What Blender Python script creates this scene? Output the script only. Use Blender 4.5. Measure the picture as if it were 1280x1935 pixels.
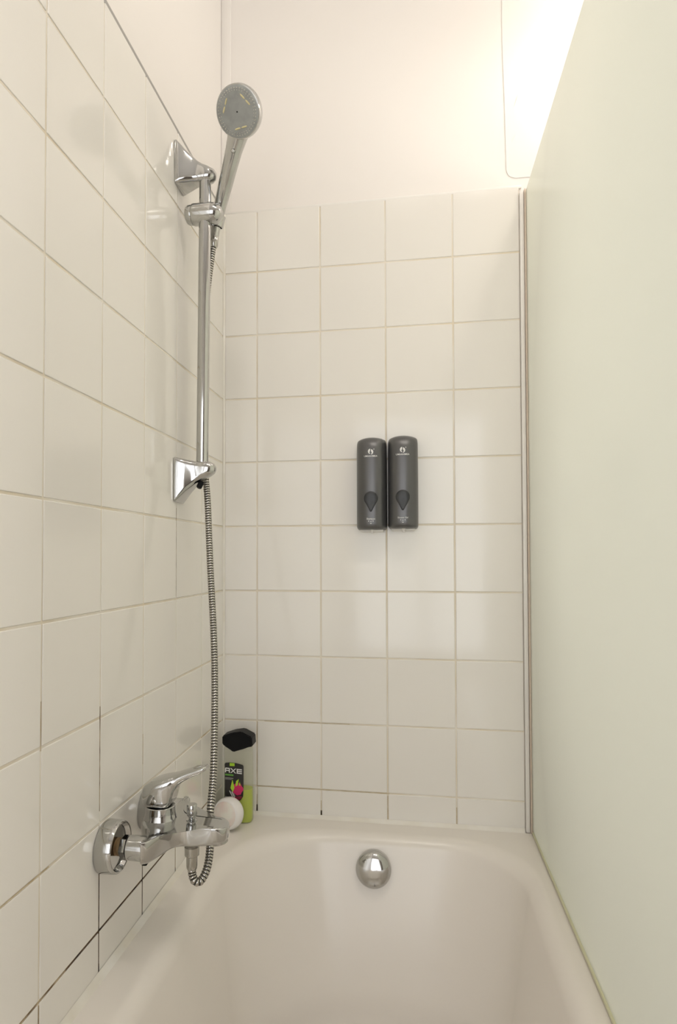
import bpy, bmesh, math, random
from mathutils import Vector, Matrix

random.seed(7)
scene = bpy.context.scene
for o in list(bpy.data.objects):
    bpy.data.objects.remove(o)
COL = scene.collection
PI = math.pi

# ------------------------------------------------------------------ camera
# z is measured from the first grout line above the tub; everything is raised
# by FLOOR_DROP at the end so that the bathroom floor lies at z = 0.
FLOOR_DROP = 0.62
cam_data = bpy.data.cameras.new('camera')
cam = bpy.data.objects.new('camera', cam_data)
COL.objects.link(cam)
scene.camera = cam
YAW, PITCH, ROLL = 0.1703, 0.0255, 0.0017
R = Matrix.Rotation(YAW, 3, 'Z') @ Matrix.Rotation(PITCH, 3, 'X') @ Matrix.Rotation(ROLL, 3, 'Y')
M = Matrix((R.col[0], R.col[2], -R.col[1])).transposed().to_4x4()
M.translation = Vector((0.4489, -1.5018, 0.5357))
cam.matrix_world = M
cam_data.sensor_fit = 'VERTICAL'
cam_data.sensor_height = 36.0
cam_data.sensor_width = 36.0
cam_data.lens = 1233.6 * 36.0 / 1935.0
cam_data.shift_x = 68.65 / 1935.0
cam_data.shift_y = 53.38 / 1935.0
cam_data.clip_start = 0.02

# ------------------------------------------------------------------ world, exposure
world = bpy.data.worlds.new('world')
scene.world = world
world.use_nodes = True
world.node_tree.nodes['Background'].inputs[0].default_value = (1.0, 0.95, 0.88, 1)
world.node_tree.nodes['Background'].inputs[1].default_value = 0.05
vs = scene.view_settings
vs.view_transform = 'Standard'
vs.look = 'None'
vs.gamma = 1.0
vs.use_curve_mapping = False
vs.exposure = 0.56
WALL_LAMP = 11.5       # emission strength of the globe behind the screen
SPOT_LAMP = 100.0       # emission strength of each ceiling bulb
FILL_DAYLIGHT = 3.4         # emission strength of the added window facing the screen
FRONT_FILL = 2.15          # emission strength of the added fill window behind the camera
FILL_DAY = (1.0, 0.97, 0.92)
WARM = (1.0, 0.89, 0.76)
WARM2 = (1.0, 0.92, 0.83)

# ------------------------------------------------------------------ materials
def mat(name, col, rough=0.5, metal=0.0, **kw):
    m = bpy.data.materials.new(name)
    m.use_nodes = True
    b = m.node_tree.nodes['Principled BSDF']
    b.inputs['Base Color'].default_value = (*col, 1)
    b.inputs['Roughness'].default_value = rough
    b.inputs['Metallic'].default_value = metal
    for k, v in kw.items():
        b.inputs[k].default_value = v
    return m

def noise_col(m, c1, c2, scale=8.0, detail=3.0, lo=0.35, hi=0.65):
    nt = m.node_tree
    b = nt.nodes['Principled BSDF']
    tc = nt.nodes.new('ShaderNodeNewGeometry')
    n = nt.nodes.new('ShaderNodeTexNoise')
    n.inputs['Scale'].default_value = scale
    n.inputs['Detail'].default_value = detail
    r = nt.nodes.new('ShaderNodeValToRGB')
    r.color_ramp.elements[0].position = lo
    r.color_ramp.elements[1].position = hi
    r.color_ramp.elements[0].color = (*c1, 1)
    r.color_ramp.elements[1].color = (*c2, 1)
    nt.links.new(tc.outputs['Position'], n.inputs['Vector'])
    nt.links.new(n.outputs['Fac'], r.inputs['Fac'])
    nt.links.new(r.outputs['Color'], b.inputs['Base Color'])
    return m

def bump(m, scale=20.0, strength=0.05, dist=0.001, detail=2.0):
    nt = m.node_tree
    b = nt.nodes['Principled BSDF']
    g = nt.nodes.new('ShaderNodeNewGeometry')
    n = nt.nodes.new('ShaderNodeTexNoise')
    n.inputs['Scale'].default_value = scale
    n.inputs['Detail'].default_value = detail
    bp = nt.nodes.new('ShaderNodeBump')
    bp.inputs['Strength'].default_value = strength
    bp.inputs['Distance'].default_value = dist
    nt.links.new(g.outputs['Position'], n.inputs['Vector'])
    nt.links.new(n.outputs['Fac'], bp.inputs['Height'])
    nt.links.new(bp.outputs['Normal'], b.inputs['Normal'])
    return m

def emit(name, col, strength):
    m = bpy.data.materials.new(name)
    m.use_nodes = True
    nt = m.node_tree
    nt.nodes.clear()
    o = nt.nodes.new('ShaderNodeOutputMaterial')
    e = nt.nodes.new('ShaderNodeEmission')
    e.inputs[0].default_value = (*col, 1)
    e.inputs[1].default_value = strength
    nt.links.new(e.outputs[0], o.inputs[0])
    return m

m_tile = bump(mat('glazed_white_tile', (0.83, 0.805, 0.755), 0.10), 14.0, 0.10, 0.002)
m_tile.node_tree.nodes['Principled BSDF'].inputs['Specular IOR Level'].default_value = 0.5
m_grout = noise_col(mat('grout', (0.72, 0.66, 0.55), 0.8), (0.74, 0.66, 0.52), (0.82, 0.78, 0.70), 9.0)
m_paint = bump(mat('white_wall_paint', (0.83, 0.795, 0.755), 0.45), 9.0, 0.12, 0.004, 4.0)
m_ceil = mat('ceiling_paint', (0.84, 0.82, 0.79), 0.7)
m_floor = noise_col(mat('floor_tile', (0.35, 0.33, 0.3), 0.3), (0.30, 0.28, 0.25), (0.38, 0.36, 0.33), 5.0)
m_enamel = bump(mat('white_enamel', (0.83, 0.785, 0.725), 0.24), 5.0, 0.05, 0.003)
m_caulk = noise_col(mat('silicone', (0.80, 0.78, 0.72), 0.4), (0.76, 0.72, 0.63), (0.82, 0.80, 0.75), 14.0)
m_chrome = mat('chrome', (0.53, 0.53, 0.52), 0.09, 1.0)
m_chrome2 = mat('worn_chrome', (0.48, 0.47, 0.44), 0.16, 1.0)
m_hose = mat('ribbed_steel', (0.50, 0.48, 0.44), 0.20, 1.0)
m_groove = mat('hose_groove', (0.045, 0.042, 0.035), 0.5, 0.3)
m_trimgrey = mat('grey_edge_trim', (0.34, 0.33, 0.31), 0.4)
m_alu = mat('anodised_profile', (0.66, 0.56, 0.46), 0.4, 0.0)
m_white = mat('white_plastic', (0.82, 0.80, 0.76), 0.35)
m_seal = mat('seal_strip', (0.62, 0.62, 0.42), 0.35)
m_black = mat('black_plastic', (0.006, 0.006, 0.007), 0.45, 0.0, **{'Specular IOR Level': 0.15})
m_face = noise_col(mat('grey_spray_face', (0.34, 0.35, 0.34), 0.4), (0.31, 0.32, 0.31), (0.37, 0.38, 0.37), 60.0)
m_nozzle = mat('pale_nozzle', (0.58, 0.56, 0.50), 0.5)
m_slot = mat('yellowed_slot', (0.72, 0.64, 0.36), 0.5)
m_disp = mat('grey_dispenser', (0.13, 0.13, 0.132), 0.34, 0.6)
m_btn = mat('dark_button', (0.030, 0.032, 0.034), 0.38)
m_print = mat('white_print', (0.80, 0.80, 0.78), 0.5)
m_stain = noise_col(mat('mould', (0.08, 0.05, 0.03), 0.8), (0.035, 0.022, 0.015), (0.16, 0.10, 0.05), 60.0)
m_rust = noise_col(mat('brown_stain', (0.30, 0.20, 0.10), 0.8), (0.15, 0.095, 0.05), (0.52, 0.42, 0.28), 45.0)
m_tan = noise_col(mat('tan_stain', (0.55, 0.45, 0.30), 0.8), (0.46, 0.36, 0.22), (0.66, 0.58, 0.44), 40.0)
m_brass = mat('limescaled_brass', (0.32, 0.22, 0.12), 0.45, 0.7)
m_jar = mat('glossy_white', (0.84, 0.82, 0.80), 0.15)
m_pearl = noise_col(mat('pearl_lid', (0.8, 0.7, 0.65), 0.12), (0.80, 0.64, 0.60), (0.83, 0.81, 0.74), 26.0)
m_added_door = mat('added_door_paint', (0.20, 0.17, 0.14), 0.4)

# satin glass: light is scattered through it, the smooth face still mirrors
m_glass = bpy.data.materials.new('satin_glass')
m_glass.use_nodes = True
nt = m_glass.node_tree
nt.nodes.clear()
g_out = nt.nodes.new('ShaderNodeOutputMaterial')
g_tr = nt.nodes.new('ShaderNodeBsdfTranslucent'); g_tr.inputs[0].default_value = (0.94, 0.945, 0.89, 1)
g_df = nt.nodes.new('ShaderNodeBsdfDiffuse'); g_df.inputs[0].default_value = (0.80, 0.82, 0.75, 1)
g_gl = nt.nodes.new('ShaderNodeBsdfGlossy'); g_gl.inputs['Roughness'].default_value = 0.10
g_m1 = nt.nodes.new('ShaderNodeMixShader'); g_m1.inputs[0].default_value = 0.25
g_m2 = nt.nodes.new('ShaderNodeMixShader')
g_fr = nt.nodes.new('ShaderNodeFresnel'); g_fr.inputs[0].default_value = 1.40
g_rf = nt.nodes.new('ShaderNodeBsdfRefraction'); g_rf.inputs[0].default_value = (0.95, 0.97, 0.92, 1); g_rf.inputs['Roughness'].default_value = 0.55; g_rf.inputs['IOR'].default_value = 1.45
g_m0 = nt.nodes.new('ShaderNodeMixShader'); g_m0.inputs[0].default_value = 0.28
nt.links.new(g_tr.outputs[0], g_m0.inputs[1]); nt.links.new(g_rf.outputs[0], g_m0.inputs[2])
nt.links.new(g_m0.outputs[0], g_m1.inputs[1]); nt.links.new(g_df.outputs[0], g_m1.inputs[2])
g_mu = nt.nodes.new('ShaderNodeMath'); g_mu.operation = 'MULTIPLY'; g_mu.inputs[1].default_value = 0.22   # etched face: weak sheen
nt.links.new(g_fr.outputs[0], g_mu.inputs[0]); nt.links.new(g_mu.outputs[0], g_m2.inputs[0])
nt.links.new(g_m1.outputs[0], g_m2.inputs[1]); nt.links.new(g_gl.outputs[0], g_m2.inputs[2])
nt.links.new(g_m2.outputs[0], g_out.inputs[0])

# thin clear plastic: mostly see-through with a milky veil
m_bottle = mat('clear_plastic', (0.84, 0.83, 0.72), 0.22)
bt = m_bottle.node_tree
bt_t = bt.nodes.new('ShaderNodeBsdfTransparent'); bt_t.inputs[0].default_value = (0.97, 0.975, 0.94, 1)
bt_m = bt.nodes.new('ShaderNodeMixShader'); bt_m.inputs[0].default_value = 0.14
bt.links.new(bt_t.outputs[0], bt_m.inputs[1]); bt.links.new(bt.nodes['Principled BSDF'].outputs[0], bt_m.inputs[2])
bt.links.new(bt_m.outputs[0], bt.nodes['Material Output'].inputs[0])
m_gel = mat('lime_gel', (0.44, 0.53, 0.004), 0.3)
m_label = mat('black_label', (0.018, 0.017, 0.016), 0.3)
m_lime = mat('lime_print', (0.42, 0.68, 0.04), 0.4)
m_green = mat('green_print', (0.12, 0.36, 0.05), 0.4)
m_pink = mat('pink_print', (0.62, 0.02, 0.13), 0.4)
m_greyp = mat('grey_print', (0.32, 0.32, 0.31), 0.4)

# ------------------------------------------------------------------ helpers
def finish(name, bm, material, parent=None, smooth=True, recalc=True):
    if recalc:
        bmesh.ops.recalc_face_normals(bm, faces=bm.faces)
    if parent is not None:
        base = Vector((0, 0, 0)); q = parent
        while q is not None:
            base += q.location; q = q.parent
        bmesh.ops.translate(bm, verts=bm.verts, vec=-base)
    me = bpy.data.meshes.new(name)
    bm.to_mesh(me); bm.free()
    me.materials.append(material)
    if smooth:
        for p in me.polygons:
            p.use_smooth = True
        me.set_sharp_from_angle(angle=math.radians(38))
    o = bpy.data.objects.new(name, me)
    COL.objects.link(o)
    o.parent = parent
    return o

def thing(name, label, cat, loc, group=None):
    o = bpy.data.objects.new(name, None)
    COL.objects.link(o)
    o.empty_display_size = 0.03
    o.location = loc
    o['label'] = label; o['category'] = cat
    if group: o['group'] = group
    return o

def struct(o, label=None):
    o['kind'] = 'structure'
    if label: o['label'] = label
    return o

def box(bm, a, b, bev=0.0, seg=2):
    a = Vector(a); b = Vector(b)
    r = bmesh.ops.create_cube(bm, size=1.0)
    vs_ = r['verts']
    for v in vs_:
        v.co = Vector(((a[i] + b[i]) / 2 + v.co[i] * abs(b[i] - a[i]) for i in range(3)))
    if bev > 0:
        es = list({e for v in vs_ for e in v.link_edges})
        bmesh.ops.bevel(bm, geom=es, offset=bev, segments=seg, profile=0.5, affect='EDGES')
    return bm

def boxo(name, a, b, material, parent=None, bev=0.0, seg=2):
    return finish(name, box(bmesh.new(), a, b, bev, seg), material, parent)

def loft(bm, rings, cap0=True, cap1=True):
    vr = [[bm.verts.new(p) for p in ring] for ring in rings]
    n = len(vr[0])
    for a, b in zip(vr[:-1], vr[1:]):
        for i in range(n):
            j = (i + 1) % n
            bm.faces.new((a[i], a[j], b[j], b[i]))
    if cap0: bm.faces.new(list(reversed(vr[0])))
    if cap1: bm.faces.new(vr[-1])
    return bm

def frame_of(d):
    d = Vector(d).normalized()
    up = Vector((0, 0, 1)) if abs(d.z) < 0.95 else Vector((0, 1, 0))
    a = up.cross(d).normalized()
    return a, d.cross(a).normalized(), d

def lathe(bm, origin, axis, prof, seg=40, cap0=True, cap1=True):
    a, b, d = frame_of(axis)
    o = Vector(origin)
    rings = []
    for r, t in prof:
        r = max(r, 1e-5)
        rings.append([o + d * t + a * (r * math.cos(2 * PI * k / seg)) + b * (r * math.sin(2 * PI * k / seg)) for k in range(seg)])
    return loft(bm, rings, cap0, cap1)

def catmull(pts, n):
    pts = [Vector(p) for p in pts]
    P = [2 * pts[0] - pts[1]] + pts + [2 * pts[-1] - pts[-2]]
    out = []
    for i in range(1, len(P) - 2):
        for k in range(n):
            t = k / n
            a, b, c, d = P[i - 1], P[i], P[i + 1], P[i + 2]
            out.append(0.5 * ((2 * b) + (c - a) * t + (2 * a - 5 * b + 4 * c - d) * t * t + (3 * b - 3 * c + d - a) * t ** 3))
    out.append(P[-2])
    return out

def resample(pts, step):
    out = [pts[0]]; acc = 0.0; last = pts[0]
    for p in pts[1:]:
        seg = (p - last).length
        while acc + seg >= step:
            t = (step - acc) / seg
            last = last.lerp(p, t); out.append(last.copy())
            seg = (p - last).length; acc = 0.0
        acc += seg; last = p
    return out

def sweep(bm, pts, radii, seg=16, flat=None):
    # tube with parallel-transported frames
    n = len(pts); tang = []
    for i in range(n):
        tang.append((pts[min(i + 1, n - 1)] - pts[max(i - 1, 0)]).normalized())
    a, b, _ = frame_of(tang[0]); rings = []
    for i in range(n):
        d = tang[i]
        a = (a - d * a.dot(d)).normalized(); b = d.cross(a)
        r = radii[i] if hasattr(radii, '__len__') else radii
        rings.append([pts[i] + a * (r * math.cos(2 * PI * k / seg)) + b * (r * math.sin(2 * PI * k / seg)) for k in range(seg)])
    return loft(bm, rings)

def prism(bm, poly, y0, y1):
    """poly of (x, z), extruded from y0 (front) to y1 (back)"""
    f = [bm.verts.new((x, y0, z)) for x, z in poly]
    k = [bm.verts.new((x, y1, z)) for x, z in poly]
    bm.faces.new(f); bm.faces.new(list(reversed(k)))
    n = len(poly)
    for i in range(n):
        j = (i + 1) % n
        bm.faces.new((f[i], k[i], k[j], f[j]))
    return bm

def rrect(cx, cy, hx, hy, r, n=6):
    """rounded rectangle as 2-D points"""
    out = []
    for qx, qy, a0 in ((1, 1, 0), (-1, 1, 90), (-1, -1, 180), (1, -1, 270)):
        for k in range(n + 1):
            a = math.radians(a0 + 90 * k / n)
            out.append((cx + qx * (hx - r) + r * math.cos(a), cy + qy * (hy - r) + r * math.sin(a)))
    return out

def text_mesh(body, size, offset=0.0):
    """flat lettering in the x-z plane, centred on the origin, facing -y"""
    cu = bpy.data.curves.new('lettering', 'FONT')
    cu.body = body; cu.size = size; cu.align_x = 'CENTER'; cu.align_y = 'CENTER'
    cu.offset = offset; cu.resolution_u = 3
    o = bpy.data.objects.new('lettering', cu)
    COL.objects.link(o)
    dg = bpy.context.evaluated_depsgraph_get(); dg.update()
    me = bpy.data.meshes.new_from_object(o.evaluated_get(dg))
    bpy.data.objects.remove(o); bpy.data.curves.remove(cu)
    bm = bmesh.new(); bm.from_mesh(me); bpy.data.meshes.remove(me)
    for v in bm.verts:
        v.co = Vector((v.co.x, 0, v.co.y))
    return bm

# ------------------------------------------------------------------ room shell
ROOM_X, ROOM_Y, CEIL = 2.10, -2.70, 2.13
FL = -FLOOR_DROP
TOP = 1.362            # upper edge of the tiling
RIM = -0.065           # tub rim
P = 0.152
struct(boxo('floor', (-0.2, ROOM_Y - 0.2, FL - 0.1), (ROOM_X + 0.2, 0.2, FL), m_floor))
struct(boxo('ceiling', (-0.2, ROOM_Y - 0.2, CEIL), (ROOM_X + 0.2, 0.2, CEIL + 0.1), m_ceil))
wall_back = struct(boxo('wall_back', (-0.15, 0.006, FL), (ROOM_X + 0.15, 0.15, CEIL), m_paint))
wall_left = struct(boxo('wall_left', (-0.15, ROOM_Y, FL), (-0.008, 0.006, CEIL), m_paint))
struct(boxo('wall_right', (ROOM_X, ROOM_Y, FL), (ROOM_X + 0.15, 0.006, CEIL), m_paint))
struct(boxo('wall_front', (-0.15, ROOM_Y - 0.15, FL), (ROOM_X + 0.15, ROOM_Y, CEIL), m_paint))
dr = struct(boxo('added_door_1', (1.10, ROOM_Y + 0.002, FL + 0.005), (1.90, ROOM_Y + 0.042, FL + 2.03), m_added_door, bev=0.004))  # unseen door, added for dark accents in the chrome reflections
for z0 in (FL + 0.18, FL + 1.12):
    boxo('added_door_panel', (1.22, ROOM_Y + 0.04, z0), (1.78, ROOM_Y + 0.05, z0 + 0.78), m_added_door, dr, 0.006)
hb = lathe(bmesh.new(), (1.16, ROOM_Y + 0.042, FL + 1.03), (0, 1, 0), [(0.02, 0), (0.02, 0.01), (0.009, 0.012), (0.009, 0.045), (0.022, 0.05), (0.022, 0.065), (0.01, 0.07)], 20)
finish('added_door_handle', hb, m_chrome, dr)
# unseen window added in the right wall to light the screen and room
WY0, WY1, WZ0, WZ1 = -1.25, -0.25, 0.25, 1.45
WM = (WY0 + WY1) / 2
wf = bmesh.new()
for p, q in (((WY0 - 0.05, WZ0 - 0.05), (WY1 + 0.05, WZ0)), ((WY0 - 0.05, WZ1), (WY1 + 0.05, WZ1 + 0.05)), ((WY0 - 0.05, WZ0), (WY0, WZ1)), ((WY1, WZ0), (WY1 + 0.05, WZ1)), ((WM - 0.02, WZ0), (WM + 0.02, WZ1))):
    box(wf, (ROOM_X - 0.05, p[0], p[1]), (ROOM_X - 0.001, q[0], q[1]), 0.004)
win = struct(finish('fill_window_1', wf, m_white))
m_fill_day = emit('fill_daylight_pane', FILL_DAY, FILL_DAYLIGHT)
for y0, y1 in ((WY0, WM - 0.02), (WM + 0.02, WY1)):
    boxo('fill_pane', (ROOM_X - 0.014, y0, WZ0), (ROOM_X - 0.006, y1, WZ1), m_fill_day, win)
# second unseen window added behind the camera, widened as soft frontal fill
wf = bmesh.new()
for p, q in (((0.02, -0.10), (0.98, -0.05)), ((0.02, 1.40), (0.98, 1.45)), ((0.02, -0.05), (0.07, 1.40)), ((0.93, -0.05), (0.98, 1.40)), ((0.48, -0.05), (0.52, 1.40))):
    box(wf, (p[0], ROOM_Y + 0.001, p[1]), (q[0], ROOM_Y + 0.05, q[1]), 0.004)
win2 = struct(finish('fill_window_2', wf, m_white))
m_front_fill = emit('front_fill_pane', (0.96, 0.97, 1.0), FRONT_FILL)
for x0, x1 in ((0.07, 0.48), (0.52, 0.93)):
    boxo('fill_pane', (x0, ROOM_Y + 0.006, -0.05), (x1, ROOM_Y + 0.014, 1.40), m_front_fill, win2)

# grout beds, just behind the tile faces
boxo('grout_bed', (0.0, 0.0012, RIM - 0.02), (0.684, 0.0065, TOP - 0.002), m_grout, wall_back)
boxo('grout_bed', (-0.0085, -1.70, RIM - 0.02), (-0.0012 + 0.0, 0.002, TOP - 0.002), m_grout, wall_left)

# glazed tiles: one object each, meshes shared between equal sizes
tile_meshes = {}
def tile_mesh(w, h):
    key = (round(w, 4), round(h, 4))
    if key in tile_meshes: return tile_meshes[key]
    verts, norms = [], []
    def ring(inset, z, rad, tilt):
        for qx, qy, angs in ((1, 1, (0, 90)), (-1, 1, (90, 180)), (-1, -1, (180, 270)), (1, -1, (270, 360))):
            for a in angs:
                a = math.radians(a)
                x = qx * (w / 2 - inset - rad) + rad * math.cos(a)
                y = qy * (h / 2 - inset - rad) + rad * math.sin(a)
                verts.append((x, y, z))
                s = math.sin(tilt)
                norms.append(Vector((math.cos(a) * s, math.sin(a) * s, math.cos(tilt))).normalized())
    ring(0.0, -0.005, 0.0012, PI / 2)
    ring(0.0, -0.0011, 0.0012, PI / 2)
    ring(0.0004, -0.0004, 0.0010, PI / 4)
    ring(0.0013, 0.0, 0.0006, 0.0)
    faces = []
    for r in range(3):
        for i in range(8):
            j = (i + 1) % 8
            faces.append((r * 8 + i, r * 8 + j, (r + 1) * 8 + j, (r + 1) * 8 + i))
    faces.append(tuple(range(24, 32)))
    me = bpy.data.meshes.new('tile')
    me.from_pydata(verts, [], faces)
    for p in me.polygons: p.use_smooth = True
    me.normals_split_custom_set_from_vertices(norms)
    me.materials.append(m_tile)
    tile_meshes[key] = me
    return me

def place_tile(wall, c, w, h, rot):
    o = bpy.data.objects.new('tile', tile_mesh(w, h))
    COL.objects.link(o)
    o.parent = wall
    o.location = c
    e = 0.0016
    o.rotation_euler = (rot[0] + random.uniform(-e, e), rot[1], rot[2] + random.uniform(-e, e))
    return o

GV, GH = 0.0030, 0.0034       # vertical and horizontal joint widths
zs = [RIM + 0.001] + [P * k for k in range(9)] + [TOP]
back_x = [0.004] + [0.0822 + P * k for k in range(4)] + [0.6835]
left_y = [-0.004] + [-(0.1592 + P * k) for k in range(11)]
for i in range(len(zs) - 1):
    z0 = zs[i] + (GH / 2 if i else 0.0); z1 = zs[i + 1] - (GH / 2 if i < len(zs) - 2 else 0.0)
    for k in range(len(back_x) - 1):
        x0 = back_x[k] + (GV / 2 if k else 0); x1 = back_x[k + 1] - (GV / 2 if k < 4 else 0)
        place_tile(wall_back, ((x0 + x1) / 2, random.uniform(-2e-4, 2e-4), (z0 + z1) / 2), x1 - x0, z1 - z0, (PI / 2, 0, 0))
    for k in range(len(left_y) - 1):
        y1 = left_y[k] - (GV / 2 if k else 0); y0 = left_y[k + 1] + GV / 2
        place_tile(wall_left, (random.uniform(-2e-4, 2e-4), (y0 + y1) / 2, (z0 + z1) / 2), y1 - y0, z1 - z0, (PI / 2, 0, PI / 2))

# mould and rust in the lower joints
def stain_left(y0, y1, z0, z1, m):
    boxo('joint_stain', (-0.002, y0, z0), (-0.0005, y1, z1), m, wall_left)
def stain_back(x0, x1, z0, z1, m):
    boxo('joint_stain', (x0, 0.0005, z0), (x1, 0.002, z1), m, wall_back)
LY = lambda k: -(0.1592 + P * k)      # joint k from the corner
stain_left(LY(3) - 0.0012, LY(3) + 0.0011, RIM + 0.005, 0.085, m_stain)
stain_left(LY(2) - 0.0012, LY(2) + 0.0011, RIM + 0.005, 0.10, m_stain)
stain_left(LY(1) - 0.0009, LY(1) + 0.0009, RIM + 0.004, 0.02, m_rust)
stain_left(LY(1) - 0.0016, LY(1) + 0.0016, RIM + 0.003, RIM + 0.014, m_stain)
stain_left(LY(3) - 0.0018, LY(3) + 0.0018, RIM + 0.004, RIM + 0.018, m_stain)
stain_left(LY(4) - 0.0009, LY(4) + 0.0009, RIM, -0.004, m_rust)
stain_left(LY(3) - 0.09, LY(1) - 0.02, -0.0012, 0.0013, m_stain)
stain_left(LY(5), LY(3) - 0.09, -0.0010, 0.0011, m_rust)
stain_left(LY(1) - 0.02, -0.09, -0.0010, 0.0010, m_rust)
stain_left(LY(2) - 0.0007, LY(2) + 0.0007, 0.19, 0.24, m_tan)
stain_left(LY(3) - 0.0006, LY(3) + 0.0006, 0.17, 0.32, m_rust)
stain_left(LY(4) - 0.0005, LY(4) + 0.0005, 0.30, 0.36, m_tan)
stain_left(LY(1) - 0.0006, LY(1) + 0.0006, 0.46, 0.63, m_rust)
stain_left(LY(5), LY(4) + 0.02, P - 0.0008, P + 0.0008, m_tan)
stain_left(LY(0), -0.02, P - 0.0008, P + 0.0008, m_tan)
for k, (a, b) in enumerate(((0.030, 0.016), (0.026, 0.012), (0.040, 0.0), (0.028, 0.0))):
    x = 0.0822 + P * k
    stain_back(x - 0.0009, x + 0.0009, RIM + 0.004, RIM + 0.004 + a * 1.4, m_tan)
    if b: stain_back(x - 0.0017, x + 0.0017, RIM + 0.006, RIM + 0.006 + b, m_stain)
stain_back(0.0822 - 0.0007, 0.0822 + 0.0007, 0.0, 0.15, m_tan)
stain_back(0.0822 + 0.0, 0.39, -0.0007, 0.0008, m_tan)
stain_back(0.10, 0.30, P - 0.0006, P + 0.0006, m_tan)

# edge trims and paint details
t1 = bmesh.new(); box(t1, (-0.0085, -1.70, TOP), (-0.0015, 0.0, TOP + 0.010), 0.0015)
struct(finish('trim_1', t1, m_trimgrey))
t2 = bmesh.new(); box(t2, (0.0, 0.0008, TOP - 0.002), (0.690, 0.0062, TOP + 0.006), 0.002)
struct(finish('trim_2', t2, m_white))
t3 = bmesh.new(); box(t3, (-0.008, 0.0015, TOP + 0.004), (0.0165, 0.0062, CEIL - 0.003), 0.002)
struct(finish('trim_3', t3, m_paint))
# corner bead between the two tiled walls
t4 = bmesh.new()
loft(t4, [[Vector(p) for p in ((-0.001, 0.0, z), (0.0045, 0.0, z), (0.0032, -0.0018, z), (0.0018, -0.0032, z), (0.0, -0.0045, z), (-0.001, -0.003, z))] for z in (RIM, TOP)])
struct(finish('trim_4', t4, m_caulk))
# plaster layer over the upper right of the back wall, rounded lower corner
pl = bmesh.new()
poly = [(1.30, CEIL - 0.002), (0.650, CEIL - 0.002), (0.652, 1.70), (0.656, 1.55), (0.658, 1.44), (0.6585, 1.405)]
poly += [(0.6785 - 0.02 * math.cos(a), 1.402 - 0.016 * math.sin(a)) for a in [PI / 2 * k / 6 for k in range(1, 7)]]
poly += [(1.30, 1.386)]
prism(pl, poly, 0.0044, 0.0062)
bmesh.ops.bevel(pl, geom=[e for e in pl.edges if all(v.co.y < 0.0046 for v in e.verts)], offset=0.0014, segments=3, affect='EDGES')
finish('plaster_layer', pl, m_paint, wall_back)
for x, z0, z1 in ((0.677, 1.55, 1.575), (0.671, 1.47, 1.485)):
    c = bmesh.new()
    sweep(c, [Vector((x, 0.0040, z0)), Vector((x + 0.004, 0.0038, (z0 + z1) / 2)), Vector((x + 0.008, 0.0040, z1))], [0.0004, 0.0009, 0.0004], 6)
    finish('paint_run', c, m_paint, wall_back)

# ------------------------------------------------------------------ bathtub
tub = thing('bathtub', 'white enamelled bathtub along the tiled walls, with chrome overflow cap', 'bathtub', (0.36, -0.84, FL))
def tub_ring(x0, x1, y0, y1, rl, rr, z, n=12):
    """plan outline; rl / rr are the corner radii at the back-left / back-right"""
    out = []
    rf = min(rl, rr)
    for cx, cy, r, a0 in ((x1 - rr, y1 - rr, rr, 0), (x0 + rl, y1 - rl, rl, 90), (x0 + rf, y0 + rf, rf, 180), (x1 - rf, y0 + rf, rf, 270)):
        for k in range(n + 1):
            a = math.radians(a0 + 90 * k / n)
            out.append(Vector((cx + r * math.cos(a), cy + r * math.sin(a), z)))
    return out
OX0, OX1, OY0, OY1 = 0.0025, 0.735, -1.665, -0.0025
IX0, IX1, IY0, IY1 = 0.062, 0.668, -1.60, -0.062
rings = []
rings.append(tub_ring(OX0, OX1, OY0, OY1, 0.004, 0.004, RIM - 0.04))
rings.append(tub_ring(OX0, OX1, OY0, OY1, 0.004, 0.004, RIM - 0.004))
rings.append(tub_ring(OX0 + 0.003, OX1 - 0.003, OY0 + 0.003, OY1 - 0.003, 0.004, 0.004, RIM))
rings.append(tub_ring(IX0 - 0.012, IX1 + 0.012, IY0 - 0.012, IY1 + 0.012, 0.21, 0.16, RIM - 0.0005))
EDGE = 0.030
for k in range(1, 9):                       # rolled inner edge
    a = PI / 2 * k / 9
    d = EDGE * math.sin(a)
    rings.append(tub_ring(IX0 - 0.012 + d, IX1 + 0.012 - d, IY0 - 0.012 + d, IY1 + 0.012 - d, 0.21 - d * 0.2, 0.16 - d * 0.2, RIM - 0.0005 - EDGE * (1 - math.cos(a)) * 1.1))
D0 = EDGE * math.sin(PI / 2 * 8 / 9); Z0 = RIM - 0.0005 - EDGE * 1.1 * (1 - math.cos(PI / 2 * 8 / 9))
ZB = -0.495
for k in range(1, 13):                      # sloping walls
    t = k / 12
    s = t * 0.055
    zz = Z0 + (ZB + 0.13 - Z0) * t
    dd = D0 - 0.012 + s
    rings.append(tub_ring(IX0 + dd, IX1 - dd, IY0 + dd + 0.22 * t, IY1 - dd - 0.03 * t, 0.20, 0.155, zz))
xw = D0 - 0.012 + 0.055
for k in range(1, 14):                      # curve into the floor
    a = PI / 2 * k / 13
    d = xw + 0.14 * (1 - math.cos(a)); zz = ZB + 0.13 - 0.13 * math.sin(a)
    rings.append(tub_ring(IX0 + d, IX1 - d, IY0 + d + 0.22, IY1 - d - 0.03, 0.20 - 0.06 * k / 9, 0.155 - 0.05 * k / 9, zz))
b = bmesh.new(); loft(b, rings, cap0=False, cap1=True)
shell = finish('shell', b, m_enamel, tub)
boxo('side_panel', (0.700, -1.66, FL + 0.001), (0.716, -0.004, RIM - 0.042), m_enamel, tub, 0.002)
boxo('end_panel', (0.004, -1.66, FL + 0.001), (0.699, -1.645, RIM - 0.042), m_enamel, tub, 0.002)
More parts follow.
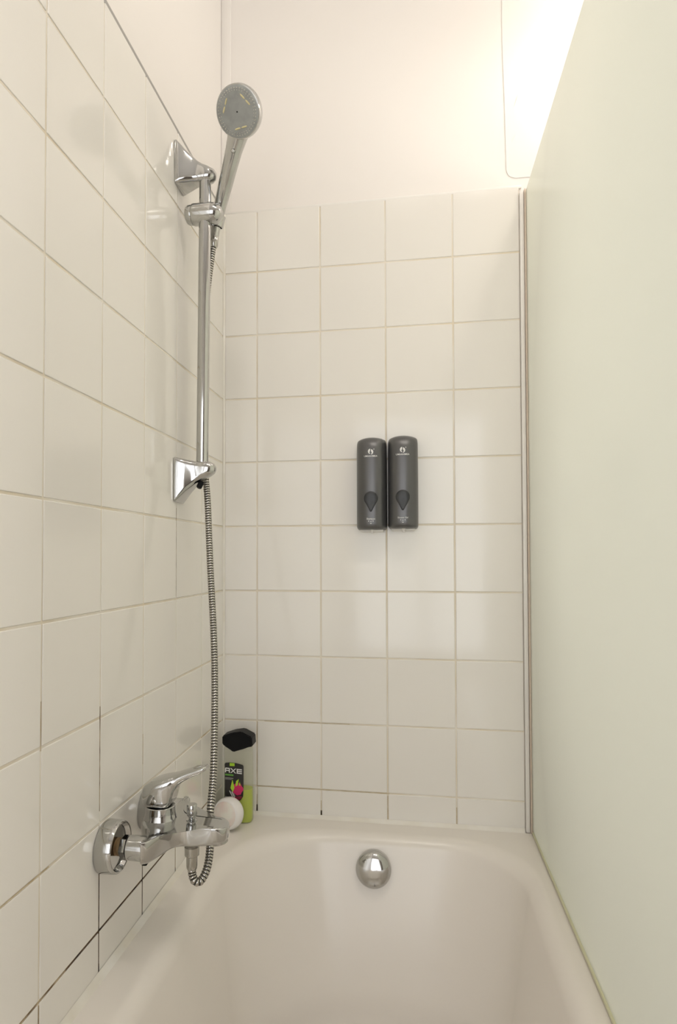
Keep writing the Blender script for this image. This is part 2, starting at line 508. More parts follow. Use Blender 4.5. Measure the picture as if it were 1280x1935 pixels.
# silicone beads where tub and tiles meet
def bead(name, p, q, n1, n2, r, m, parent):
    p = Vector(p); q = Vector(q); n1 = Vector(n1); n2 = Vector(n2)
    prof = [(0, 0), (r, 0), (r * 0.62, r * 0.30), (r * 0.30, r * 0.62), (0, r)]
    bm = bmesh.new()
    loft(bm, [[e + n1 * u + n2 * v for u, v in prof] for e in (p, q)])
    return finish(name, bm, m, parent)
bead('silicone_bead', (0.0006, -1.66, RIM), (0.0006, -0.001, RIM), (1, 0, 0), (0, 0, 1), 0.0085, m_caulk, tub)
bead('silicone_bead', (0.001, -0.0006, RIM), (0.6835, -0.0006, RIM), (0, -1, 0), (0, 0, 1), 0.0075, m_caulk, tub)
# overflow cap on the sloping end wall
oc = Vector((0.3597, -0.0985, -0.124)); ax = Vector((0.0, -1.0, 0.23)).normalized()
b = bmesh.new()
lathe(b, oc, ax, [(0.037, -0.012), (0.0375, 0.004), (0.0372, 0.008), (0.0355, 0.0125), (0.0315, 0.0165), (0.025, 0.0193), (0.015, 0.0208), (0.006, 0.0213), (0.0, 0.0214)], 64)
cap = finish('overflow_cap', b, m_chrome, tub)

# ------------------------------------------------------------------ frosted bath screen
GX = 0.698
scr = thing('bath_screen', 'tall frosted green-white glass bath screen standing on the tub rim', 'bath screen', (GX, -0.45, RIM))
boxo('glass_panel', (GX, -0.93, RIM + 0.006), (GX + 0.007, -0.0085, 1.350), m_glass, scr, 0.0012)
boxo('wall_strip', (0.6845, -0.0075, RIM + 0.001), (0.6935, 0.0055, TOP - 0.012), m_white, scr, 0.002)
pr = bmesh.new()
box(pr, (0.6940, -0.012, RIM + 0.001), (0.6968, 0.0055, 1.352), 0.0008)
box(pr, (0.6968, -0.008, RIM + 0.001), (0.7085, 0.0055, 1.352), 0.0006)
box(pr, (0.7062, -0.012, RIM + 0.001), (0.7090, 0.0055, 1.352), 0.0008)
finish('wall_profile', pr, m_alu, scr)
boxo('bottom_seal', (GX - 0.003, -0.93, RIM + 0.0008), (GX + 0.010, -0.017, RIM + 0.0075), m_seal, scr, 0.002)

# ------------------------------------------------------------------ riser rail
RX, RY = 0.0510, -0.305
rail = thing('shower_rail', 'chrome shower riser rail on two wedge brackets fixed to the left tiles', 'shower rail', (0.0, RY, 0.63))
b = bmesh.new(); lathe(b, (RX - 0.0022, RY, 0.69), (0.0052, 0, 0.59), [(0.0116, 0.0), (0.0116, 0.59)], 32)
finish('riser_bar', b, m_chrome, rail)
def bracket(flip):
    # sections along x: (x, z_low, z_high, half depth in y, corner radius)
    secs = [(0.0008, 1.252, 1.336, 0.026, 0.004), (0.003, 1.252, 1.337, 0.0265, 0.005), (0.010, 1.2535, 1.330, 0.0262, 0.008), (0.022, 1.256, 1.317, 0.0225, 0.009),
            (0.032, 1.258, 1.308, 0.0185, 0.009), (0.040, 1.259, 1.3005, 0.0165, 0.010), (0.050, 1.259, 1.294, 0.0165, 0.011), (0.060, 1.259, 1.290, 0.0160, 0.012),
            (0.067, 1.2605, 1.2865, 0.0140, 0.0115), (0.0725, 1.264, 1.283, 0.0105, 0.0088), (0.0755, 1.269, 1.278, 0.005, 0.004)]
    rings = []
    for x, z0, z1, hy, r in secs:
        if flip:
            z0, z1 = 0.6995 - (z1 - 1.262) * 1.0 + 0.016, 0.6995 - (z0 - 1.262) + 0.016
        rings.append([Vector((x, RY + u, v)) for u, v in rrect(0, (z0 + z1) / 2, hy, (z1 - z0) / 2, min(r, (z1 - z0) / 2 - 5e-4, hy - 5e-4), 5)])
    return loft(bmesh.new(), rings)
finish('bracket', bracket(False), m_chrome, rail)
lb = finish('bracket', bracket(True), m_chrome, rail)
b = bmesh.new(); lathe(b, (0.047, RY - 0.003, 0.676), (-0.35, -0.4, -1), [(0.0055, -0.004), (0.0055, 0.008), (0.004, 0.010), (0.0, 0.010)], 16)
finish('screw', b, m_black, lb)
# sliding holder: barrel across the bar with a knob at the wall end
b = bmesh.new()
SZ = 1.199
lathe(b, (0.0, RY, SZ), (1, 0, 0), [(0.0, 0.0285), (0.019, 0.029), (0.0205, 0.031), (0.0208, 0.034), (0.0208, 0.060), (0.0206, 0.068), (0.0190, 0.076), (0.0150, 0.083), (0.008, 0.0875), (0.0, 0.0885)], 40)
sl = finish('slider', b, m_chrome, rail)
b = bmesh.new()
lathe(b, (0.0, RY, SZ), (1, 0, 0), [(0.0, 0.014), (0.010, 0.0145), (0.0155, 0.017), (0.0182, 0.021), (0.0188, 0.027), (0.0185, 0.0285), (0.0, 0.0285)], 40)
finish('clamp_knob', b, m_chrome, sl)

b = bmesh.new()
hx = Vector((0.0665, -0.2705, 1.202)); hdv = Vector((0.0080, -0.005, 0.029)).normalized()
lathe(b, hx, hdv, [(0.0128, -0.011), (0.0150, -0.010), (0.0158, 0.010), (0.0136, 0.011)], 28, cap0=False, cap1=False)
finish('handset_cradle', b, m_chrome, sl)

# ------------------------------------------------------------------ hand shower
hs = thing('hand_shower', 'chrome hand shower with round grey spray face, resting in the rail slider', 'hand shower', (0.066, -0.279, 1.15))
spine = [(0.0600, -0.268, 1.171), (0.0630, -0.268, 1.190), (0.0710, -0.273, 1.219), (0.0885, -0.291, 1.255), (0.1045, -0.312, 1.281), (0.1165, -0.326, 1.303), (0.1270, -0.338, 1.322), (0.1350, -0.347, 1.336)]
rad = [0.0088, 0.0102, 0.0120, 0.0138, 0.0148, 0.0160, 0.0190, 0.0230]
pts = catmull(spine, 6)
rr_ = []
for i in range(len(pts)):
    t = i / 6; k = min(int(t), len(rad) - 2); f = t - k
    rr_.append(rad[k] * (1 - f) + rad[k + 1] * f)
b = bmesh.new(); sweep(b, pts, rr_, 28)
finish('handle', b, m_chrome, hs)
HN = Vector((-0.20, -0.80, -0.565)).normalized()
HC = Vector((0.1405, -0.384, 1.3360))
HR = 0.0430
b = bmesh.new()
lathe(b, HC, -HN, [(HR * 0.93, -0.0012), (HR * 0.985, -0.0006), (HR, 0.002), (HR * 1.01, 0.007), (HR * 0.99, 0.013), (HR * 0.90, 0.021), (HR * 0.74, 0.028), (HR * 0.5, 0.034), (HR * 0.25, 0.0365), (0, 0.037)], 64)
head = finish('head', b, m_chrome, hs)
b = bmesh.new(); lathe(b, HC, HN, [(HR * 0.95, 0.0004), (HR * 0.95, 0.0018), (HR * 0.92, 0.0026), (HR * 0.80, 0.0029), (0, 0.0031)], 56)
finish('spray_face', b, m_face, head)
# small button under the head
ua, ub, _ = frame_of(HN)
down = (Vector((0, 0, -1)) - HN * Vector((0, 0, -1)).dot(HN)).normalized()
side = HN.cross(down).normalized()
b = bmesh.new()
for k in range(44):
    a = 2 * PI * k / 44
    d = down * math.cos(a) + side * math.sin(a)
    for f, rr0 in ((0.84, 0.0011), (0.76, 0.0008)):
        lathe(b, HC + d * HR * f, HN, [(rr0, 0.0020), (rr0 * 0.9, 0.0042), (rr0 * 0.5, 0.0046)], 6)
nz = finish('nozzles', b, m_nozzle, head); nz['kind'] = 'stuff'
for a0, n in ((0, 2), (2.18, 2), (4.10, 2)):
    for s in (-1, 1):
        a = a0 + s * 0.26
        d = down * math.cos(a) + side * math.sin(a)
        tdir = (down * -math.sin(a0) + side * math.cos(a0))
        c0 = HC + d * HR * 0.60
        b = bmesh.new()
        sweep(b, [c0 - tdir * 0.0055 + HN * 0.0028, c0 - tdir * 0.003 + HN * 0.0034, c0 + tdir * 0.003 + HN * 0.0034, c0 + tdir * 0.0055 + HN * 0.0028], [0.0006, 0.0014, 0.0014, 0.0006], 8)
        finish('spray_slot', b, m_slot, head)
b = bmesh.new(); lathe(b, HC, HN, [(0.0014, 0.002), (0.0014, 0.0034), (0, 0.0034)], 12)
finish('centre_screw', b, m_black, head)
bc = Vector((0.1215, -0.352, 1.300))
b = bmesh.new(); lathe(b, (0.1195, -0.3385, 1.295), (-0.15, -0.85, -0.35), [(0.004, -0.002), (0.004, 0.003), (0.0028, 0.0045), (0, 0.005)], 16)
finish('spray_button', b, m_chrome, hs)

# ------------------------------------------------------------------ shower hose
hose = thing('shower_hose', 'ribbed metal shower hose hanging from hand shower down to bath mixer', 'shower hose', (0.11, -0.50, 0.03))
hp = [(0.0590, -0.2680, 1.163), (0.0555, -0.270, 1.130), (0.0480, -0.276, 1.05), (0.0440, -0.276, 0.95), (0.0432, -0.276, 0.80), (0.0465, -0.278, 0.70),
      (0.0550, -0.290, 0.640), (0.0663, -0.310, 0.5283), (0.0833, -0.340, 0.392), (0.0933, -0.365, 0.3003), (0.1088, -0.420, 0.1769),
      (0.1161, -0.460, 0.1209), (0.1200, -0.4745, 0.0886), (0.1245, -0.490, 0.066), (0.1263, -0.510, 0.0490), (0.1215, -0.524, 0.0375), (0.1135, -0.529, 0.0385), (0.1080, -0.526, 0.0480), (0.1071, -0.525, 0.060)]
PITCH_H = 0.0049
fine = resample(catmull(hp, 24), PITCH_H / 5)
HR0 = 0.0066
wave = [0.93, 1.0, 1.0, 0.93, 0.84]
me_f = []
b = bmesh.new(); sweep(b, fine, [HR0 * wave[i % 5] for i in range(len(fine))], 14)
ho = finish('hose_tube', b, m_hose, hose)
ho.data.materials.append(m_groove)
for p in ho.data.polygons:
    if len(p.vertices) == 4:
        ring = min(v // 14 for v in p.vertices)
        if ring % 5 in (4, 3): p.material_index = 1
b = bmesh.new(); lathe(b, (0.0585, -0.2682, 1.150), (0.08, 0, 1), [(0.0068, 0), (0.0090, 0.004), (0.0092, 0.020), (0.0080, 0.022)], 24)
finish('hose_cone', b, m_chrome2, hose)
b = bmesh.new(); lathe(b, (0.1071, -0.525, 0.054), (0, 0, 1), [(0.0070, 0), (0.0080, 0.002), (0.0085, 0.006), (0.0086, 0.020), (0.0112, 0.022), (0.0114, 0.0345), (0.0100, 0.036)], 32)
finish('union_nut', b, m_chrome2, hose)

# ------------------------------------------------------------------ bath mixer
YC = -0.525; IZ = 0.1146
mix = thing('bath_mixer', 'chrome single-lever bath mixer tap mounted on the left tiled wall', 'faucet', (0.0, YC, 0.08))
for sgn in (-1, 1):
    yy = YC + sgn * 0.075
    b = bmesh.new()
    lathe(b, (0.0, yy, IZ), (1, 0, 0), [(0.0362, 0.0006), (0.0372, 0.002), (0.0370, 0.018), (0.0362, 0.0245), (0.0348, 0.0262), (0.0330, 0.0255), (0.0318, 0.0225), (0.0300, 0.0195), (0.012, 0.0185)], 56)
    finish('escutcheon', b, m_chrome, mix)
    b = bmesh.new(); lathe(b, (0.0, yy, IZ), (1, 0, 0), [(0.0125, 0.006), (0.0125, 0.0175), (0.0112, 0.0185), (0.0125, 0.0195), (0.0112, 0.0205), (0.0125, 0.0215), (0.0112, 0.0225), (0.0125, 0.0235), (0.0125, 0.028)], 32)
    finish('threaded_inlet', b, m_brass, mix)
    b = bmesh.new(); lathe(b, (0.0, yy, IZ), (1, 0, 0), [(0.0150, 0.0275), (0.0168, 0.0285), (0.0168, 0.0365), (0.0150, 0.0378)], 6)
    finish('hex_nut', b, m_chrome, mix)
    b = bmesh.new(); lathe(b, (0.0, yy, IZ), (1, 0, 0), [(0.0160, 0.0380), (0.0172, 0.0392), (0.0175, 0.0615), (0.0170, 0.0640), (0.012, 0.066)], 40)
    finish('inlet_collar', b, m_chrome, mix)
    b = bmesh.new(); lathe(b, (0.0, yy, IZ), (1, 0, 0), [(0.0162, 0.0372), (0.0164, 0.0392)], 32)
    finish('gap_shade_ring', b, m_black, mix)  # black ring painting the shaded gap between nut and collar
# body and spout: plan outline, rounded over at top and bottom
half = [(0.166, 0.0), (0.1648, 0.009), (0.1605, 0.0165), (0.153, 0.0212), (0.143, 0.0232), (0.125, 0.0238), (0.108, 0.0245), (0.096, 0.0280), (0.089, 0.0360), (0.0845, 0.050), (0.080, 0.066), (0.0755, 0.080), (0.0715, 0.0885), (0.067, 0.0922), (0.0625, 0.0925),
        (0.0610, 0.075), (0.0605, 0.058), (0.054, 0.046), (0.042, 0.036), (0.034, 0.022), (0.032, 0.0)]
outline = half + [(x, -d) for x, d in reversed(half[1:-1])]
dense = catmull([Vector((x, d, 0)) for x, d in outline + [outline[0]]], 3)[:-1]
cen = Vector((0.085, 0, 0))
def ztop(x): return 0.1305 - 0.045 * max(0.0, x - 0.085) - 0.9 * max(0.0, x - 0.150) ** 1.0 * 0.15
def zbot(x): return 0.0975 - 0.02 * max(0.0, min(x, 0.11) - 0.085) + 0.12 * max(0.0, x - 0.115)
def inset(i, d):
    n = len(dense)
    t = (dense[(i + 1) % n] - dense[i - 1]).normalized()
    nrm = Vector((t.y, -t.x, 0))
    return dense[i] - nrm * d
def offset_ring(d, zf):
    # orientation: make inset go inwards
    area = sum(dense[i - 1].x * dense[i].y - dense[i].x * dense[i - 1].y for i in range(len(dense)))
    s = 1 if area > 0 else -1
    out = []
    for i in range(len(dense)):
        q = inset(i, d * s)
        out.append(Vector((q.x, YC + q.y, zf(q.x))))
    return out
b = bmesh.new()
R0 = 0.005
rings = [offset_ring(0.009, lambda x: zbot(x)), offset_ring(R0, lambda x: zbot(x) + 0.0004)]
rings += [offset_ring(R0 * (1 - math.sin(a)), lambda x, a=a: zbot(x) + 0.0004 + R0 * (1 - math.cos(a))) for a in (PI / 8, PI / 4, 3 * PI / 8, PI / 2)]
r2 = 0.0022
rings += [offset_ring(r2 * (1 - math.cos(a)), lambda x, a=a: ztop(x) - r2 * (1 - math.sin(a))) for a in (0, PI / 6, PI / 3, PI / 2)]
rings.append(offset_ring(0.008, lambda x: ztop(x) + 0.0003))
loft(b, rings)
bmesh.ops.triangulate(b, faces=[f for f in b.faces if len(f.verts) > 4])
body = finish('body', b, m_chrome, mix)
b = bmesh.new(); lathe(b, (0.1505, YC, 0.1075), (0.22, 0, -1), [(0.0125, 0.0), (0.0125, 0.0095), (0.0115, 0.0105), (0.010, 0.0105), (0.0, 0.009)], 32)
finish('aerator', b, m_chrome2, body)
# cartridge housing, cap and lever
TX = 0.0555
b = bmesh.new(); lathe(b, (TX, YC, 0.0), (0, 0, 1), [(0.0262, 0.127), (0.0255, 0.131), (0.0240, 0.134), (0.0232, 0.140), (0.0232, 0.1485), (0.0222, 0.1497)], 48)
finish('cartridge_housing', b, m_chrome, mix)
secs = [(0.0295, 0.1620, 0.1755, 0.010), (0.0315, 0.1520, 0.1790, 0.0155), (0.036, 0.1500, 0.1830, 0.0205), (0.044, 0.1500, 0.1875, 0.0240), (0.055, 0.1500, 0.1915, 0.0255), (0.066, 0.1502, 0.1945, 0.0245), (0.073, 0.1515, 0.1965, 0.0225),
        (0.0775, 0.158, 0.1980, 0.0205), (0.0805, 0.1700, 0.1990, 0.0190), (0.085, 0.1795, 0.2005, 0.0172), (0.092, 0.1872, 0.2030, 0.0155), (0.101, 0.1932, 0.2060, 0.0142), (0.111, 0.1985, 0.2090, 0.0132), (0.121, 0.2030, 0.2120, 0.0124), (0.128, 0.2062, 0.2138, 0.0112), (0.1315, 0.2090, 0.2135, 0.0075)]
s4 = catmull([Vector((x, z0, z1)) for x, z0, z1, h in secs], 4); s1 = catmull([Vector((h, 0, 0)) for x, z0, z1, h in secs], 4)
rings = []
for (x, z0, z1), hy in zip(s4, [q.x for q in s1]):
    hz = (z1 - z0) / 2
    rings.append([Vector((x, YC + u, v)) for u, v in rrect(0, (z0 + z1) / 2, hy, hz, min(hz * 0.85, hy * 0.85, 0.010), 5)])
b = bmesh.new(); loft(b, rings)
lever = finish('lever', b, m_chrome, mix)
b = bmesh.new(); sweep(b, [Vector((0.110, YC, 0.2082)), Vector((0.116, YC, 0.2104)), Vector((0.123, YC, 0.2124))], [0.002, 0.0032, 0.002], 10)
finish('lever_grip', b, m_chrome2, lever)
b = bmesh.new(); lathe(b, (0.0555, YC - 0.0250, 0.163), (0, -1, 0.05), [(0.0034, -0.002), (0.0034, 0.0012), (0.002, 0.0016), (0, 0.0016)], 16)
finish('temperature_dot', b, m_chrome2, lever)
b = bmesh.new(); lathe(b, (0.107, YC, 0.0), (0, 0, 1), [(0.0088, 0.1285), (0.0085, 0.1305), (0.0050, 0.1320), (0.0050, 0.1345), (0.0070, 0.1360), (0.0080, 0.1380), (0.0082, 0.1520), (0.0074, 0.1534), (0.0, 0.1536)], 32)
finish('diverter_knob', b, m_chrome, mix)

# ------------------------------------------------------------------ soap dispensers
def dispenser(xc, z0, name_label, words, group):
    t = thing('soap_dispenser', name_label, 'soap dispenser', (xc, -0.004, z0), group)
    W, D, H = 0.0335, 0.056, 0.207
    def front(u, w=W, d=D):           # y of the front at lateral offset u
        q = min(1.0, abs(u) / w)
        return -0.0012 - d * (0.40 + 0.60 * (1 - q ** 2.6) ** (1 / 2.0))
    def section(z, w, d, lift):
        pts_ = []
        n = 24
        for k in range(n + 1):
            u = -w * math.cos(PI * k / n)
            q = abs(u) / w
            y = -0.0012 - d * (0.40 + 0.60 * math.sqrt(max(0.0, 1 - q ** 2.6)))
            pts_.append(Vector((xc + u, y, z0 + z + lift * (1 - q ** 2))))
        pts_.append(Vector((xc + w, -0.0012, z0 + z))); pts_.append(Vector((xc - w, -0.0012, z0 + z)))
        return pts_
    prof = [(0.0, 0.86, 0.80), (0.0015, 0.93, 0.88), (0.004, 0.975, 0.95), (0.008, 1.0, 0.985), (0.014, 1.0, 1.0), (0.10, 1.0, 1.0), (0.165, 0.995, 0.995), (0.180, 0.99, 0.97), (0.190, 0.985, 0.91), (0.196, 0.975, 0.82), (0.200, 0.955, 0.70), (0.2025, 0.92, 0.55)]
    lift = lambda z: 0.0055 * max(0.0, (z - 0.165) / 0.04)
    b = bmesh.new(); loft(b, [section(z, W * a, D * c, lift(z)) for z, a, c in prof])
    finish('body', b, m_disp, t)
    # drop-shaped push button, proud of the curved front
    drop = []
    cz, r = 0.0685, 0.0155
    for k in range(33):
        a = math.radians(-28 + 236 * k / 32)
        drop.append((r * math.cos(a), cz + r * math.sin(a)))
    for u, z in ((-0.0102, 0.0555), (-0.0064, 0.0486), (-0.0034, 0.0422), (-0.0016, 0.0390), (0.0016, 0.0390), (0.0034, 0.0422), (0.0064, 0.0486), (0.0102, 0.0555)):
        drop.append((u, z))
    czz = 0.062
    b = bmesh.new(); rings = []
    for s, out in ((1.0, -0.002), (1.0, 0.0012), (0.95, 0.0024), (0.80, 0.0030), (0.45, 0.0024), (0.1, 0.0020)):
        rings.append([Vector((xc + u * s, front(u * s) - out, z0 + czz + (z - czz) * s)) for u, z in drop])
    loft(b, rings, cap0=False)
    finish('push_button', b, m_btn, t)
    # printed marks laid on the curved front
    def lay(bm, dz, name, parent=t):
        for v in bm.verts:
            v.co = Vector((xc + v.co.x, front(v.co.x) - 0.0004, z0 + dz + v.co.z))
        return finish(name, bm, m_print, parent, smooth=False, recalc=False)
    lay(text_mesh('UMAAHIMSA', 0.0052, 0.00006), 0.1620, 'brand_lettering')
    lay(text_mesh(words, 0.0052 if len(words) < 9 else 0.0048, 0.00005), 0.0230, 'product_lettering')
    e = bmesh.new()                        # round emblem: two swirled halves and a leaf
    def poly2(pts2):
        e.faces.new([e.verts.new((x, 0, z)) for x, z in pts2])
    R1 = 0.0058
    for s in (-1, 1):
        arc = [(s * (0.0007 + (R1 - 0.0007) * math.sin(PI * k / 14)) , R1 * math.cos(PI * k / 14)) for k in range(15)]
        inner = [(s * (0.0007 + 0.0020 * math.sin(PI * k / 10) * (1 if k < 6 else 0.5)), -R1 * 0.9 + R1 * 1.3 * k / 10) for k in range(1, 10)]
        poly2([(x, z + s * -0.0006) for x, z in arc + inner][::1])
    poly2([(0.0062, 0.0058), (0.0078, 0.0070), (0.0080, 0.0042), (0.0072, 0.0036)])
    lay(e, 0.1720, 'emblem')
    e = bmesh.new()
    poly2([(-0.0024, -0.0030), (0.0, -0.0056), (0.0024, -0.0030), (0.0010, -0.0036), (-0.0010, -0.0036)])
    for u in (-0.0048, 0.0, 0.0048):
        zc = 0.0012 if u else 0.0004
        poly2([(u, zc + 0.0016), (u - 0.0011, zc - 0.0006), (u, zc - 0.0016), (u + 0.0011, zc - 0.0006)])
    lay(e, 0.0170, 'drop_marks')
    b = bmesh.new(); lathe(b, (xc + 0.001, -0.034, z0 + 0.004), (0, 0, -1), [(0.0048, 0), (0.0046, 0.005), (0.003, 0.0065), (0.0030, 0.0115), (0.0018, 0.012)], 16)
    finish('outlet_nozzle', b, m_white, t)
    b = box(bmesh.new(), (xc - 0.026, -0.030, z0 - 0.0045), (xc + 0.026, -0.0012, z0 + 0.001), 0.0015)
    finish('bottom_plate', b, m_white, t)
    return t
dispenser(0.3545, 0.5965, 'grey wall dispenser printed Shampoo, nearer the hand shower', 'Shampoo', 'twin wall soap dispensers')
dispenser(0.4245, 0.5985, 'grey wall dispenser printed Shower Gel, nearer the frosted screen', 'Shower Gel', 'twin wall soap dispensers')

# ------------------------------------------------------------------ gel bottle in the corner
BY = -0.045
bot = thing('shower_gel_bottle', 'clear plastic bottle with lime green gel, black cap and black label in the tub corner', 'bottle', (0.05, BY, RIM))
def bsec(xc, w, d, z, n=40, p=3.0):
    out = []
    for k in range(n):
        a = 2 * PI * k / n
        c, s = math.cos(a), math.sin(a)
        out.append(Vector((xc + w * math.copysign(abs(c) ** (2 / p), c), BY + d * math.copysign(abs(s) ** (2 / p), s), z)))
    return out
bprof = [(-0.0642, 0.031, 0.0150), (-0.0625, 0.0328, 0.0168), (-0.058, 0.0338, 0.0176), (-0.02, 0.0338, 0.0178), (0.03, 0.0334, 0.0176), (0.07, 0.0330, 0.0170), (0.10, 0.0328, 0.0160), (0.112, 0.0325, 0.0150), (0.118, 0.029, 0.013)]
BXC = 0.0502
b = bmesh.new(); loft(b, [bsec(BXC, w, d, z) for z, w, d in bprof])
finish('bottle_body', b, m_bottle, bot)
gz = [(-0.0630, 0.0302, 0.0142), (-0.058, 0.0322, 0.0162), (-0.02, 0.0324, 0.0164), (0.0085, 0.0322, 0.0163), (0.0105, 0.0321, 0.0162)]
b = bmesh.new(); loft(b, [bsec(BXC, w, d, z) for z, w, d in gz])
finish('gel', b, m_gel, bot)
capo = [(0.0165, 0.1297), (0.0395, 0.1380), (0.0613, 0.1415), (0.0857, 0.1298), (0.0872, 0.1093), (0.0644, 0.1045), (0.0414, 0.0943), (0.0252, 0.1086), (0.0165, 0.1104)]
b = bmesh.new(); prism(b, capo, -0.0635, -0.0270)
bmesh.ops.bevel(b, geom=list(b.edges), offset=0.002, segments=2, affect='EDGES')
finish('cap', b, m_black, bot)
LYF = -0.0640
lab = [(0.0228, 0.0680), (0.0245, 0.0702), (0.0343, 0.0715), (0.0473, 0.0708), (0.0580, 0.0690), (0.0650, 0.0668), (0.0665, 0.0635), (0.0665, 0.0216), (0.0655, -0.0030), (0.060, -0.0110), (0.0497, -0.0155), (0.030, -0.0145), (0.0229, -0.0120)]
b = bmesh.new(); prism(b, lab, LYF, LYF + 0.0016)
label = finish('label', b, m_label, bot, smooth=False)
def flat(name, poly, m, dy=0.0004):
    b = bmesh.new(); prism(b, poly, LYF - dy, LYF + 0.0002)
    return finish(name, b, m, label, smooth=False)
flat('lime_tab', [(0.0345, 0.0708), (0.0460, 0.0704), (0.0460, 0.0640), (0.0345, 0.0640)], m_lime)
# the three letters A X E, built from strokes
def letters(polys, name, m):
    b = bmesh.new()
    for q in polys: prism(b, q, LYF - 0.0006, LYF + 0.0002)
    return finish(name, b, m, label, smooth=False)
lx, lz, lh = 0.0238, 0.0495, 0.0105
A_ = [[(0, 0), (0.0022, 0), (0.0022, 0.0090), (0.0022, lh), (0.0012, lh), (0, 0.0088)], [(0.0022, 0.0083), (0.0090, 0.0083), (0.0090, lh), (0.0022, lh)], [(0.0090, 0), (0.0112, 0), (0.0112, 0.0088), (0.0104, lh), (0.0090, lh)], [(0.0022, 0.0036), (0.0090, 0.0036), (0.0090, 0.0055), (0.0022, 0.0055)]]
X_ = [[(0, 0), (0.0028, 0), (0.0138, lh), (0.0110, lh)], [(0, lh), (0.0028, lh), (0.0138, 0), (0.0110, 0)]]
E_ = [[(0, 0), (0.0022, 0), (0.0022, lh), (0, lh)]] + [[(0.0022, z), (0.0120, z), (0.0120, z + 0.0022), (0.0022, z + 0.0022)] for z in (0, 0.00415, lh - 0.0022)]
al = []
for L, dx in ((A_, 0.0), (X_, 0.0122), (E_, 0.0272)):
    for q in L: al.append([(lx + dx + x, lz + z - (dx + x) * 0.06) for x, z in q])
letters(al, 'brand_lettering', m_print)
flat('green_text_line', [(0.0240, 0.0462), (0.0432, 0.0452), (0.0432, 0.0418), (0.0240, 0.0428)], m_green)
flat('grey_text_line', [(0.0240, 0.0380), (0.0430, 0.0372), (0.0430, 0.0356), (0.0240, 0.0364)], m_greyp)
flat('grey_text_line', [(0.0240, 0.0350), (0.0390, 0.0344), (0.0390, 0.0334), (0.0240, 0.0340)], m_greyp)
fr = [(0.0535 + 0.0118 * math.cos(a) * (1.0 + 0.12 * math.cos(5 * a)), 0.0135 + 0.0140 * math.sin(a) * (1.0 + 0.06 * math.cos(7 * a))) for a in [2 * PI * k / 28 for k in range(28)]]
flat('fruit_print', fr, m_pink, 0.0005)
for q in ([(0.048, 0.019), (0.0495, 0.031), (0.056, 0.036), (0.0535, 0.022)], [(0.046, 0.016), (0.041, 0.034), (0.0395, 0.028), (0.0365, 0.015), (0.042, 0.006)], [(0.056, 0.022), (0.058, 0.030), (0.060, 0.021)]):
    flat('leaf_print', q, m_lime, 0.0006)
for k in range(4):
    flat('leaf_print', [(0.0335 + 0.003 * k, 0.008 - 0.001 * k), (0.0345 + 0.003 * k, 0.0095 - 0.001 * k), (0.0440 + 0.0022 * k, -0.009), (0.0430 + 0.0022 * k, -0.010)], m_greyp if k % 2 else m_print, 0.0003)
flat('wine_patch_print', [(0.047, -0.004), (0.060, -0.002), (0.064, -0.0035), (0.058, -0.0105), (0.0495, -0.0135), (0.044, -0.010)], mat('wine_print', (0.22, 0.02, 0.05), 0.4))  # wine-coloured patch of print below the fruit
flat('grey_text_line', [(0.0238, -0.0040), (0.0330, -0.0050), (0.0380, -0.0125), (0.0238, -0.0110)], m_greyp, 0.0002)

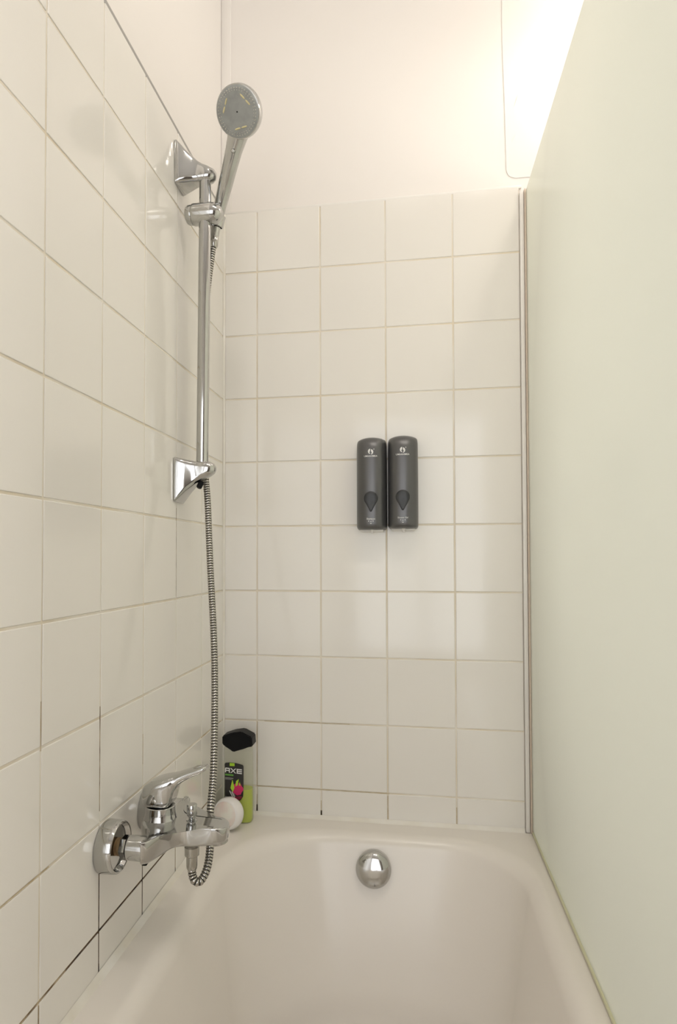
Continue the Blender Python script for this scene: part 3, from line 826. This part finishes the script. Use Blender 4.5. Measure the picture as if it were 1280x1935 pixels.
# ------------------------------------------------------------------ white round jar lying on its side
JR = 0.0345
jd = Vector((-0.30, -0.95, 0.12)).normalized()
jc = Vector((0.0415, -0.094, RIM + JR + 0.0008))
jar = thing('round_jar', 'small round white jar with pearly lid tipped on its side, before the bottle', 'jar', (jc.x, jc.y, RIM))
b = bmesh.new(); lathe(b, jc, jd, [(0, -0.018), (0.022, -0.0175), (0.030, -0.014), (0.0338, -0.007), (JR, 0.001), (JR * 0.985, 0.007), (JR * 0.95, 0.0115), (JR * 0.88, 0.0150), (JR * 0.80, 0.0165)], 56)
finish('jar_body', b, m_jar, jar)
b = bmesh.new(); lathe(b, jc, jd, [(JR * 0.80, 0.0160), (JR * 0.78, 0.0178), (JR * 0.60, 0.0205), (JR * 0.34, 0.0222), (0, 0.0228)], 48)
finish('lid', b, m_pearl, jar)

# ------------------------------------------------------------------ lamps
wl = thing('wall_lamp', 'white globe wall lamp on the back wall behind the frosted screen', 'lamp', (0.86, 0.0, 1.64))
b = bmesh.new(); lathe(b, (0.86, 0.0003, 1.64), (0, -1, 0), [(0.05, 0), (0.05, 0.012), (0.042, 0.02), (0.03, 0.03), (0.03, 0.098)], 32)
finish('lamp_base', b, m_white, wl)
b = bmesh.new(); bmesh.ops.create_uvsphere(b, u_segments=32, v_segments=16, radius=0.06, matrix=Matrix.Translation((0.86, -0.150, 1.64)))
finish('lamp_globe', b, emit('lamp_glass', WARM, WALL_LAMP), wl)

sp = thing('ceiling_spotlight', 'white ceiling bar with three round spotlights above the bathtub', 'lamp', (0.70, -1.05, CEIL - 0.002))
boxo('mounting_bar', (0.33, -1.08, CEIL - 0.028), (1.07, -1.02, CEIL - 0.002), m_white, sp, 0.006)
m_bulb = emit('spot_bulb', WARM2, SPOT_LAMP)
for x in (0.41, 0.70, 0.99):
    d = Vector((0.0, 0.28, -1)).normalized()
    c = Vector((x, -1.05, CEIL - 0.075))
    b = bmesh.new(); lathe(b, c, d, [(0.0, -0.045), (0.022, -0.042), (0.034, -0.02), (0.040, 0.02), (0.043, 0.034), (0.040, 0.034), (0.036, 0.026)], 32, cap1=False)
    hd = finish('spot_head', b, m_white, sp)
    b = bmesh.new(); lathe(b, c, d, [(0.037, 0.022), (0.037, 0.028), (0.030, 0.034), (0.015, 0.038), (0, 0.039)], 32)
    finish('bulb', b, m_bulb, hd)
    b = bmesh.new(); lathe(b, (x, -1.05, CEIL - 0.028), (0, 0, -1), [(0.008, -0.004), (0.008, 0.02)], 12)
    finish('spot_neck', b, m_white, sp)

# ------------------------------------------------------------------ raise the whole place so that the floor is at z = 0
for o in bpy.data.objects:
    if o.parent is None:
        o.location.z += FLOOR_DROP
